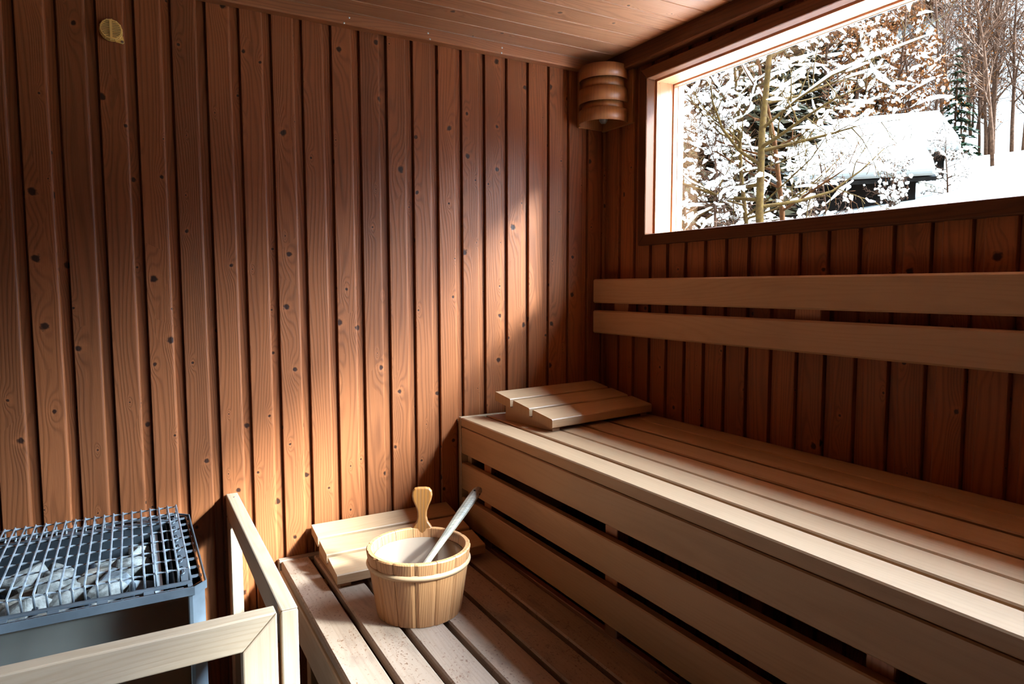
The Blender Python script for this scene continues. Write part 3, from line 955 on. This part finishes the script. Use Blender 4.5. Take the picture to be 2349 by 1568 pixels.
# ------------------------------------------------------------------ round yellow sensor grille on the back wall
vt = root('sensor_cover', (-.012, YA, 2.012), 'small round yellow slotted plastic cover high on the back wall', 'cover')
VC = Vector((-.0135, YA - .001, 2.0125)); VR = .0255
def vp(a, b, d): return (VC.x + a, VC.y - d, VC.z + b)
m = MB()
for sg in (1,):
    tab = [(sg * .010, -sg * .027), (sg * .026, -sg * .029), (sg * .029, -sg * .026), (sg * .027, -sg * .010), (0, 0)]
    m.prism(tab, vp, 0, .0028)
m.prism([(.0268 * math.cos(2 * math.pi * k / 32), .0268 * math.sin(2 * math.pi * k / 32)) for k in range(32)], vp, 0, .0025)
plate = m.build('base_plate', YELLOW, vt)
m = MB()
def ring(m, r0, r1, d0, d1, n=40):
    vs = []; fs = []
    for k in range(n):
        a = 2 * math.pi * k / n
        for (r, d) in ((r0, d0), (r1, d1), (r1 - .0018, d1), (r0 - .0018, d0)):
            vs.append(vp(r * math.cos(a), r * math.sin(a), d))
    for k in range(n):
        k2 = (k + 1) % n
        for j in range(4):
            j2 = (j + 1) % 4
            fs.append([k * 4 + j, k2 * 4 + j, k2 * 4 + j2, k * 4 + j2])
    m.add(vs, fs)
ring(m, VR + .001, VR, .002, .008)
ring(m, VR, VR - .0015, .0145, .0175)
for k in range(14):
    a = 2 * math.pi * k / 14 + .12
    for dd in (-.04, .04):
        pass
    m.tube([vp(VR * math.cos(a), VR * math.sin(a), .0075), vp((VR - .0004) * math.cos(a), (VR - .0004) * math.sin(a), .015)], .0016, 6)
m.build('cover_rim', YELLOW, vt)
m = MB()
for k in range(-5, 6):
    b = k * .0041
    w = math.sqrt(max(0, (VR - .002) ** 2 - b * b))
    m.prism([(-w, b - .0011), (w, b - .0011), (w, b + .0011), (-w, b + .0011)], vp, .0155, .0177)
m.prism([(-.0028, -VR + .002), (.0028, -VR + .002), (.0028, VR - .002), (-.0028, VR - .002)], vp, .0157, .0192)
m.build('slotted_front', YELLOW, vt)
m = MB(); m.prism([(.0225 * math.cos(2 * math.pi * k / 24), .0225 * math.sin(2 * math.pi * k / 24)) for k in range(24)], vp, .0026, .006)
m.build('sensor_core', plain('dark_sensor', (.02, .018, .016), .6), vt)
m = MB(); m.prism([(.0245 + .0034 * math.cos(2 * math.pi * k / 16), -.0245 + .0034 * math.sin(2 * math.pi * k / 16)) for k in range(16)], vp, .0026, .0042)
sub(m.build('screw', SCREW, vt), plate)

#@@OUTDOOR
# ------------------------------------------------------------------ outside: snow slope, sheds, trees
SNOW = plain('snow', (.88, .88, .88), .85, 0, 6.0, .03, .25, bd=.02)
SNOW_H = plain('dimmed_snow', (.17, .15, .13), .85, 0, 6.0, .03, .25, bd=.02)  # hillside and roof snow darkened to send less light indoors
SNOW_B = plain('branch_snow', (.72, .64, .56), .85, 0, 6.0, .05, .25, bd=.02)
BARK_Y = plain('mossy_yellow_bark', (0.0510, 0.0258, 0.0058), .9, 0, 30.0, .5, .5, c2=(0.0255, 0.0118, 0.0037))
BARK_O = plain('orange_brown_bark', (0.0619, 0.0199, 0.0058), .9, 0, 30.0, .5, .5, c2=(0.0291, 0.0105, 0.0037))
BARK_G = plain('grey_brown_bark', (0.0399, 0.0176, 0.0094), .9, 0, 30.0, .5, .5, c2=(0.0209, 0.0088, 0.0047))
BARK_P = plain('pale_birch_bark', (0.0819, 0.0374, 0.0203), .9, 0, 14.0, .5, .3, c2=(0.0327, 0.0143, 0.0077))
NEEDLE = plain('dark_needles', (0.0081, 0.0073, 0.0022), .9, 0, 9.0, .5, 0, c2=(0.0121, 0.0065, 0.0022))
NEEDLE_G = plain('green_needles', (0.0093, 0.0162, 0.0060), .9, 0, 9.0, .5, 0, c2=(0.0051, 0.0090, 0.0034))
LEAF = plain('rust_leaf', (0.1095, 0.0307, 0.0056), .8, 0, 15.0, .5, 0, c2=(0.0524, 0.0174, 0.0050))
SHED = plain('dark_shed_wood', (0.0084, 0.0062, 0.0048), .85, 0, 8.0, .4)
ROCK = plain('dark_rock', (0.0098, 0.0084, 0.0078), .9, 0, 4.0, .4, .5)

def pix_dir(px, py):
    d = _r2 * ((px - 1174.5) / FPX) + _u2 * (-(py - 784.0) / FPX) + _f
    return d
def at_dist(px, py, dist):
    d = pix_dir(px, py); k = dist / math.hypot(d.x, d.y)
    return CAM_POS + d * k
KN = [(1.0, .45), (1.76, .5), (3.5, .72), (6, 1.42), (9, 2.15), (14, 3.30), (20, 4.85), (22, 5.10), (27, 5.2), (34, 9.0), (60, 31.0), (120, 75.0)]
def terrain(x, y):
    z = KN[-1][1]
    for (xa, za), (xb, zb) in zip(KN, KN[1:]):
        if x <= xb:
            f = max(0, (x - xa) / (xb - xa)); z = za + (zb - za) * f; break
    if y < 0: z = z + (min(z, .9) - z) * min(1.0, -y / 7.0)      # unseen slope lowered here so low skylight reaches the room
    nz = mnoise.noise(Vector((x * .22, y * .22, 3.1))) * .16 + mnoise.noise(Vector((x * .8, y * .8, 1.7))) * .04
    return z + nz * min(1.0, max(0, (x - 2.2) / 4)) * (1 + max(0, x - 28) * .06)
vs = []; fs = []
gx = [1.765, 2.3, 3, 3.8, 4.6, 5.4, 6.2, 7, 8, 9, 10, 11, 12, 13, 14, 15, 16, 17, 18, 19, 20, 21, 22, 23.5, 25, 27, 29, 31, 34, 38, 42, 46, 50, 55, 60, 70, 85, 100, 120]
gy = [-60, -40, -25, -15, -9, -5] + [-3 + 1.2 * i for i in range(30)] + [35 + 4 * i for i in range(20)] + [120, 150]
for x in gx:
    for y in gy: vs.append((x, y, terrain(x, y)))
ny = len(gy)
for i in range(len(gx) - 1):
    for j in range(ny - 1):
        fs.append([i * ny + j, (i + 1) * ny + j, (i + 1) * ny + j + 1, i * ny + j + 1])
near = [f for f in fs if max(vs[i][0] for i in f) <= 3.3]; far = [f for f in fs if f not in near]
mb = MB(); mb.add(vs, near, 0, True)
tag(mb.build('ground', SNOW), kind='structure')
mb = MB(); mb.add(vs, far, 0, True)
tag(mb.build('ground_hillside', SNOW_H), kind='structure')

def jit(rnd, d, a):
    return (d + Vector((rnd.gauss(0, a), rnd.gauss(0, a), rnd.gauss(0, a)))).normalized()
def add_snow(sn, rnd, pts, r0, r1):
    rs = [rnd.uniform(r0, r1) * (.35 if i in (0, len(pts) - 1) else 1) for i in range(len(pts))]
    sn.tube([p + Vector((0, 0, q * .75)) for p, q in zip(pts, rs)], rs, 5, 0)
def leaf(lf, rnd, p, s):
    a = Vector((rnd.gauss(0, 1), rnd.gauss(0, 1), rnd.gauss(0, 1) - .6)).normalized(); b = a.orthogonal().normalized()
    b = (Matrix.Rotation(rnd.uniform(0, 6.28), 3, a) @ b)
    lf.add([p, p + a * s * .5 + b * s * .28, p + a * s, p + a * s * .5 - b * s * .28], [[0, 1, 2, 3]], 0)
def grow(rnd, mb, sn, lf, p, d, L, r, depth, o):
    """one branch with its children; o holds the habit of the tree"""
    n = 6 if depth == 0 else (4 if depth == 1 else 3)
    pts = [p.copy()]; dirs = []
    for i in range(n):
        d = jit(rnd, d, o['wob'] * (.35 if depth == 0 else 1))
        d = (d + Vector((0, 0, o['lift'] * (0 if depth == 0 else 1)))).normalized()
        pts.append(pts[-1] + d * (L / n)); dirs.append(d.copy())
    rs = [max(o['rmin'], r * (1 - .78 * i / n)) for i in range(n + 1)]
    mb.tube(pts, rs, 8 if depth == 0 else (5 if depth == 1 else 3), 0, caps=depth == 0)
    if sn is not None and depth >= 1 and abs(d.z) < o.get('snow_z', .75) and rnd.random() < o['snow']:
        k0 = rnd.randrange(0, max(1, n - 1))
        add_snow(sn, rnd, [q.copy() for q in pts[k0:]], *o['snow_r'])
    if lf is not None and depth >= 2:
        for q in range(o['leaves']):
            k = rnd.randrange(1, n + 1)
            leaf(lf, rnd, pts[k] + Vector((rnd.gauss(0, .05), rnd.gauss(0, .05), rnd.gauss(0, .05))), rnd.uniform(*o['leaf_s']))
    if depth >= o['depth']: return
    nc = o['kids'][depth]
    for k in range(nc):
        f = o['start'] + (1 - o['start']) * (k + rnd.random()) / nc if depth == 0 else .2 + .8 * (k + rnd.random()) / nc
        i = min(n - 1, int(f * n)); fr = f * n - i
        q = pts[i].lerp(pts[i + 1], min(1, fr))
        side = Matrix.Rotation(rnd.uniform(0, 6.283), 3, dirs[i]) @ dirs[i].orthogonal().normalized()
        sp = o['spread'][depth]
        nd = (dirs[i] * (1 - sp) + side * sp).normalized()
        l2 = L * o['ratio'][depth] * (1 - .45 * f) * rnd.uniform(.7, 1.2)
        grow(rnd, mb, sn, lf, q, nd, l2, max(o['rmin'], rs[i] * .55), depth + 1, o)
def make_tree(name, base, d, L, r, o, seed, bark, leafm=None, label=None, cat='tree', group=None):
    rnd = random.Random(seed)
    rt = root(name, (0, 0, 0), label, cat, group)
    mb = MB(); sn = MB() if o['snow'] > 0 else None; lf = MB() if leafm else None
    grow(rnd, mb, sn, lf, Vector((0, 0, -.15)), Vector(d).normalized(), L, r, 0, o)
    mb.build('trunk', bark, rt)
    if sn is not None and sn.v: sn.build('snow_cover', SNOW_B, rt)
    if lf is not None and lf.v: lf.build('leaves', leafm, rt)
    rt.location = base
    return rt
def on_ground(px, dist):
    p = at_dist(px, 655, dist); return Vector((p.x, p.y, terrain(p.x, p.y)))

HAB_NEAR = dict(wob=.16, lift=.03, rmin=.0035, snow=.42, snow_r=(.010, .030), leaves=0, leaf_s=(.03, .05), depth=3, kids=(30, 8, 5), start=.16, spread=(.80, .62, .6), ratio=(.34, .45, .5), snow_z=.7)
make_tree('snowy_tree', on_ground(1746, 7.9), (.012, .0, 1), 5.2, .048, HAB_NEAR, 3, BARK_Y, label='nearest young tree outside the window with a mossy yellow trunk and snow on its branches')
HAB_MID = dict(HAB_NEAR); HAB_MID.update(kids=(22, 7, 5), snow=.42, snow_r=(.010, .026))
make_tree('snowy_tree', on_ground(1800, 8.8), (.01, .02, 1), 4.8, .034, HAB_MID, 12, BARK_O, label='slim orange-brown tree just right of the nearest yellow trunk outside')
make_tree('snowy_tree', on_ground(1722, 8.4), (-.02, .06, 1), 4.0, .030, HAB_MID, 21, BARK_Y, label='forked bushy tree just left of the nearest yellow trunk outside')
HAB_BUSH = dict(HAB_NEAR); HAB_BUSH.update(kids=(24, 8, 5), start=.05, snow=.27, snow_r=(.012, .036), ratio=(.42, .5, .5), lift=.0)
make_tree('snowy_bush', on_ground(1640, 8.0), (.05, .1, 1), 2.3, .022, HAB_BUSH, 31, BARK_G, label='snow-laden bush at the left edge of the window view', cat='bush')
make_tree('snowy_bush', on_ground(1590, 9.4), (-.05, .1, 1), 3.0, .024, HAB_BUSH, 33, BARK_G, label='tall snow-laden bush behind the left bush, beside the window jamb', cat='bush')
make_tree('snowy_bush', on_ground(1690, 10.2), (.0, .1, 1), 2.6, .024, HAB_BUSH, 36, BARK_G, label='snow-covered bush behind the forked tree outside', cat='bush')
make_tree('snowy_bush', on_ground(1900, 10.4), (.0, .1, 1), 1.65, .020, HAB_BUSH, 37, BARK_G, label='low snow-covered bush in front of the lower shed roof', cat='bush')

# conifers: tiers of drooping needle branches
def make_conifer(name, base, Hh, R, seed, needle, label, snow=.4, group=None, tiers=16, per=11):
    rnd = random.Random(seed)
    rt = root(name, (0, 0, 0), label, 'conifer', group)
    tk = MB(); tk.tube([(0, 0, -.3), (0, 0, Hh * .5), (0, 0, Hh)], [R * .06, R * .04, .01], 7); tk.build('trunk', BARK_G, rt)
    nd = MB(); sn = MB()
    for t_ in range(tiers):
        f = t_ / (tiers - 1)
        zz = Hh * (.06 + .92 * f); rr = R * (1 - f) ** .85 + .05
        for k in range(per):
            a = rnd.uniform(0, 6.283); L = rr * rnd.uniform(.65, 1.1)
            dv = Vector((math.cos(a), math.sin(a), 0)); sd = Vector((-dv.y, dv.x, 0))
            m_ = 6
            for q in range(m_):              # ragged sprays along the branch
                u0 = L * (.12 + .88 * q / m_); w = L * .26 * (1.1 - q / m_) * rnd.uniform(.6, 1.3)
                zd = lambda u: zz - .35 * u * u / max(L, .1) + rnd.gauss(0, .03) * L
                b = dv * u0; tip = dv * (u0 + L * .24)
                for sg in (-1, 1):
                    p3 = b * .6 + tip * .4 + sd * sg * w
                    nd.add([b + Vector((0, 0, zd(u0))), tip + Vector((0, 0, zd(u0 + .1 * L) - .03)), p3 + Vector((0, 0, zd(u0) - .10 * L * rnd.random()))], [[0, 1, 2]], 0)
            if rnd.random() < snow:
                k0 = rnd.uniform(.25, .6)
                pts = [dv * L * u + Vector((0, 0, zz - .35 * u * u * L + .02)) for u in (k0, k0 + .15, k0 + .3)]
                add_snow(sn, rnd, pts, .02 * R + .015, .05 * R + .02)
    nd.build('needles', needle, rt)
    if sn.v: sn.build('snow_cover', SNOW_B, rt)
    rt.location = base
    return rt
make_conifer('conifer', on_ground(1585, 12.5), 5.6, 1.7, 4, NEEDLE, 'dark snow-dusted conifer at the left edge of the window view, behind the bushes', .22, tiers=24, per=20)
make_conifer('conifer', on_ground(1665, 13.5), 5.4, 1.6, 5, NEEDLE, 'dark snow-dusted conifer behind the nearest trees, left of the yellow trunk', .22, tiers=24, per=20)
make_conifer('conifer', on_ground(1728, 16.5), 5.6, 1.7, 15, NEEDLE, 'dark snow-dusted conifer straight behind the nearest yellow trunk', .2, tiers=22, per=20)
make_conifer('conifer', on_ground(1795, 19.5), 6.6, 1.6, 16, NEEDLE, 'dark snow-dusted conifer at the left end of the shed ridge', .2, tiers=22, per=18)
make_conifer('conifer', on_ground(1962, 27.0), 11.5, 2.0, 6, NEEDLE, 'tall dark conifer above the shed roofs, cut off by the window top', .12, tiers=22)
make_conifer('conifer', on_ground(1880, 25.0), 9.0, 2.0, 9, NEEDLE, 'dark conifer behind the rust-leaved trees', .12, tiers=20)
make_conifer('conifer', on_ground(2172, 25.5), 3.9, .75, 7, NEEDLE_G, 'small green conifer at the edge of the birch wood beside the shed roof', .15)
make_conifer('conifer', on_ground(2106, 52.0), 9.0, 2.2, 8, NEEDLE, 'solitary dark conifer high on the white hillside', .05)

# rust-leaved trees over the shed roofs
HAB_LEAF = dict(wob=.14, lift=.02, rmin=.006, snow=.30, snow_r=(.03, .075), leaves=5, leaf_s=(.06, .13), depth=3, kids=(18, 6, 3), start=.28, spread=(.72, .6, .6), ratio=(.36, .5, .55), snow_z=.7)
for k, (px, dist, Lh, sd, lab) in enumerate(((1868, 20.5, 5.6, 41, 'rust-leaved tree behind the shed ridge, right of the orange stems'), (1945, 21.5, 5.4, 42, 'rust-leaved tree behind the middle of the shed ridge'),
                               (2030, 22.5, 4.8, 43, 'rust-leaved tree behind the right part of the shed ridge'), (1820, 22.0, 6.0, 44, 'rust-leaved tree behind the left end of the shed ridge'),
                               (2080, 24.5, 4.4, 45, 'small rust-leaved tree between the sheds and the birch wood'))):
    make_tree('leafy_tree', on_ground(px, dist), (.03, .03, 1), Lh, .075, HAB_LEAF, sd, BARK_G, LEAF, lab, 'tree', 'rust-leaved trees behind the sheds')

# thin birch wood on the slope: four kinds of tree, copied
HAB_THIN = dict(wob=.10, lift=.05, rmin=.010, snow=0, snow_r=(.02, .03), leaves=0, leaf_s=(.05, .09), depth=2, kids=(26, 7), start=.25, spread=(.50, .5), ratio=(.24, .45))
HAB_THIN_L = dict(HAB_THIN); HAB_THIN_L.update(leaves=2, leaf_s=(.08, .15))
LAB_THIN = 'slender bare tree of the thin birch wood on the snowy hillside'
thin = [make_tree('bare_tree', (0, 0, 0), (.02, 0, 1), 9.5, .075, HAB_THIN, 51, BARK_P, None, LAB_THIN, 'tree', 'birch wood on the hillside'),
        make_tree('bare_tree', (0, 0, 0), (-.03, .03, 1), 8.0, .060, HAB_THIN_L, 52, BARK_G, LEAF, LAB_THIN, 'tree', 'birch wood on the hillside'),
        make_tree('bare_tree', (0, 0, 0), (.0, -.04, 1), 10.5, .080, HAB_THIN, 53, BARK_P, None, LAB_THIN, 'tree', 'birch wood on the hillside'),
        make_tree('bare_tree', (0, 0, 0), (.03, .02, 1), 7.0, .055, HAB_THIN_L, 54, BARK_G, LEAF, LAB_THIN, 'tree', 'birch wood on the hillside')]
rnd = random.Random(77)
spots = []
for k in range(64):
    px = rnd.uniform(2045, 2420) if k < 46 else rnd.uniform(1930, 2240)
    dist = rnd.uniform(26, 40) if k < 46 else rnd.uniform(34, 44)
    spots.append((px, dist))
for k, (px, dist) in enumerate(spots):
    o = thin[k % 4] if k < 4 else copy_tree(thin[rnd.randrange(4)])
    o.location = on_ground(px, dist)
    s_ = rnd.uniform(.6, .95) * (1.0 if px > 2150 else .7)
    o.scale = (s_, s_, s_); o.rotation_euler = (0, 0, rnd.uniform(0, 6.28))
make_tree('bare_tree', on_ground(2262, 19.0), (-.02, .05, 1), 5.6, .045, HAB_THIN, 58, BARK_P, None, 'slender forked tree standing on the snow bank in front of the birch wood', 'tree')

# rocks showing through the snow of the hillside
for k, (px, dist, s_) in enumerate(((2080, 50, .7), (2150, 56, .6), (2200, 54, .8), (2240, 60, .7), (2060, 55, .5), (2130, 60, .6), (2180, 62, .5), (2045, 62, .6), (2275, 57, .5))):
    me = stone_mesh(200 + k, s_ * 1.3, s_, s_ * .5); me.name = 'rock'; me.materials.append(ROCK)
    o = bpy.data.objects.new('rock', me); COL.objects.link(o)
    o.location = on_ground(px, dist) + Vector((0, 0, s_ * .1)); o.rotation_euler = (0, .4, k * 1.3)
    tag(o, 'dark rock poking out of the snow high on the hillside', 'rock', 'rocks on the snowy hillside')

# two low sheds with deep snow on the roofs
def make_shed(P, length, run, rise, wall_h, label, snow_t=.30):
    """P: the right-hand end of the eave; u runs along the eave, w up the roof slope"""
    rt = root('wooden_shed', (0, 0, 0), label, 'shed')
    u = Vector((-.62, .785, 0)); w = Vector((.785, .62, 0)); up = Vector((0, 0, 1))
    fn = lambda a, b, c: P + u * a + w * b + up * c
    def slab(m, a0, a1, prof):
        m.prism(prof, lambda b, c, a: fn(a, b, c), a0, a1)
    m = MB(); slab(m, .25, length, [(.35, -wall_h), (.35, .10), (run, rise - .12), (run * 2 - .35, .10), (run * 2 - .35, -wall_h)])
    m.build('wall', SHED, rt)
    m = MB(); slab(m, 0, length + .2, [(0, -.07), (0, 0), (run, rise), (run * 2, 0), (run * 2, -.07), (run, rise - .09)])
    m.build('roof', SHED, rt)
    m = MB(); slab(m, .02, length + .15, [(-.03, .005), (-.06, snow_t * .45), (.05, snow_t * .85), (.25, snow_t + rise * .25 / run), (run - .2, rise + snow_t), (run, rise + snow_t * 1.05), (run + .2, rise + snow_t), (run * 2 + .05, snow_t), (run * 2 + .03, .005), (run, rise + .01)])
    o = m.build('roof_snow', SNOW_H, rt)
    b = o.modifiers.new('bevel', 'BEVEL'); b.width = .05; b.segments = 2; b.limit_method = 'ANGLE'
    return rt
make_shed(at_dist(2206, 347, 17.6), 5.5, 2.7, 1.15, 2.2, 'upper dark wooden shed under deep snow, nearer the birch wood')
make_shed(at_dist(2148, 404, 13.9), 4.2, 1.9, .70, 1.6, 'lower dark wooden shed under deep snow, nearer the sauna window')
make_tree('snowy_bush', on_ground(2165, 14.6), (.0, .05, 1), 1.25, .018, HAB_BUSH, 61, BARK_G, label='small snow-covered bush beside the dark gable of the lower shed', cat='bush')
make_tree('snowy_bush', on_ground(2035, 12.6), (.0, .05, 1), 1.0, .018, HAB_BUSH, 62, BARK_G, label='small snow-covered bush in front of the lower shed wall', cat='bush')
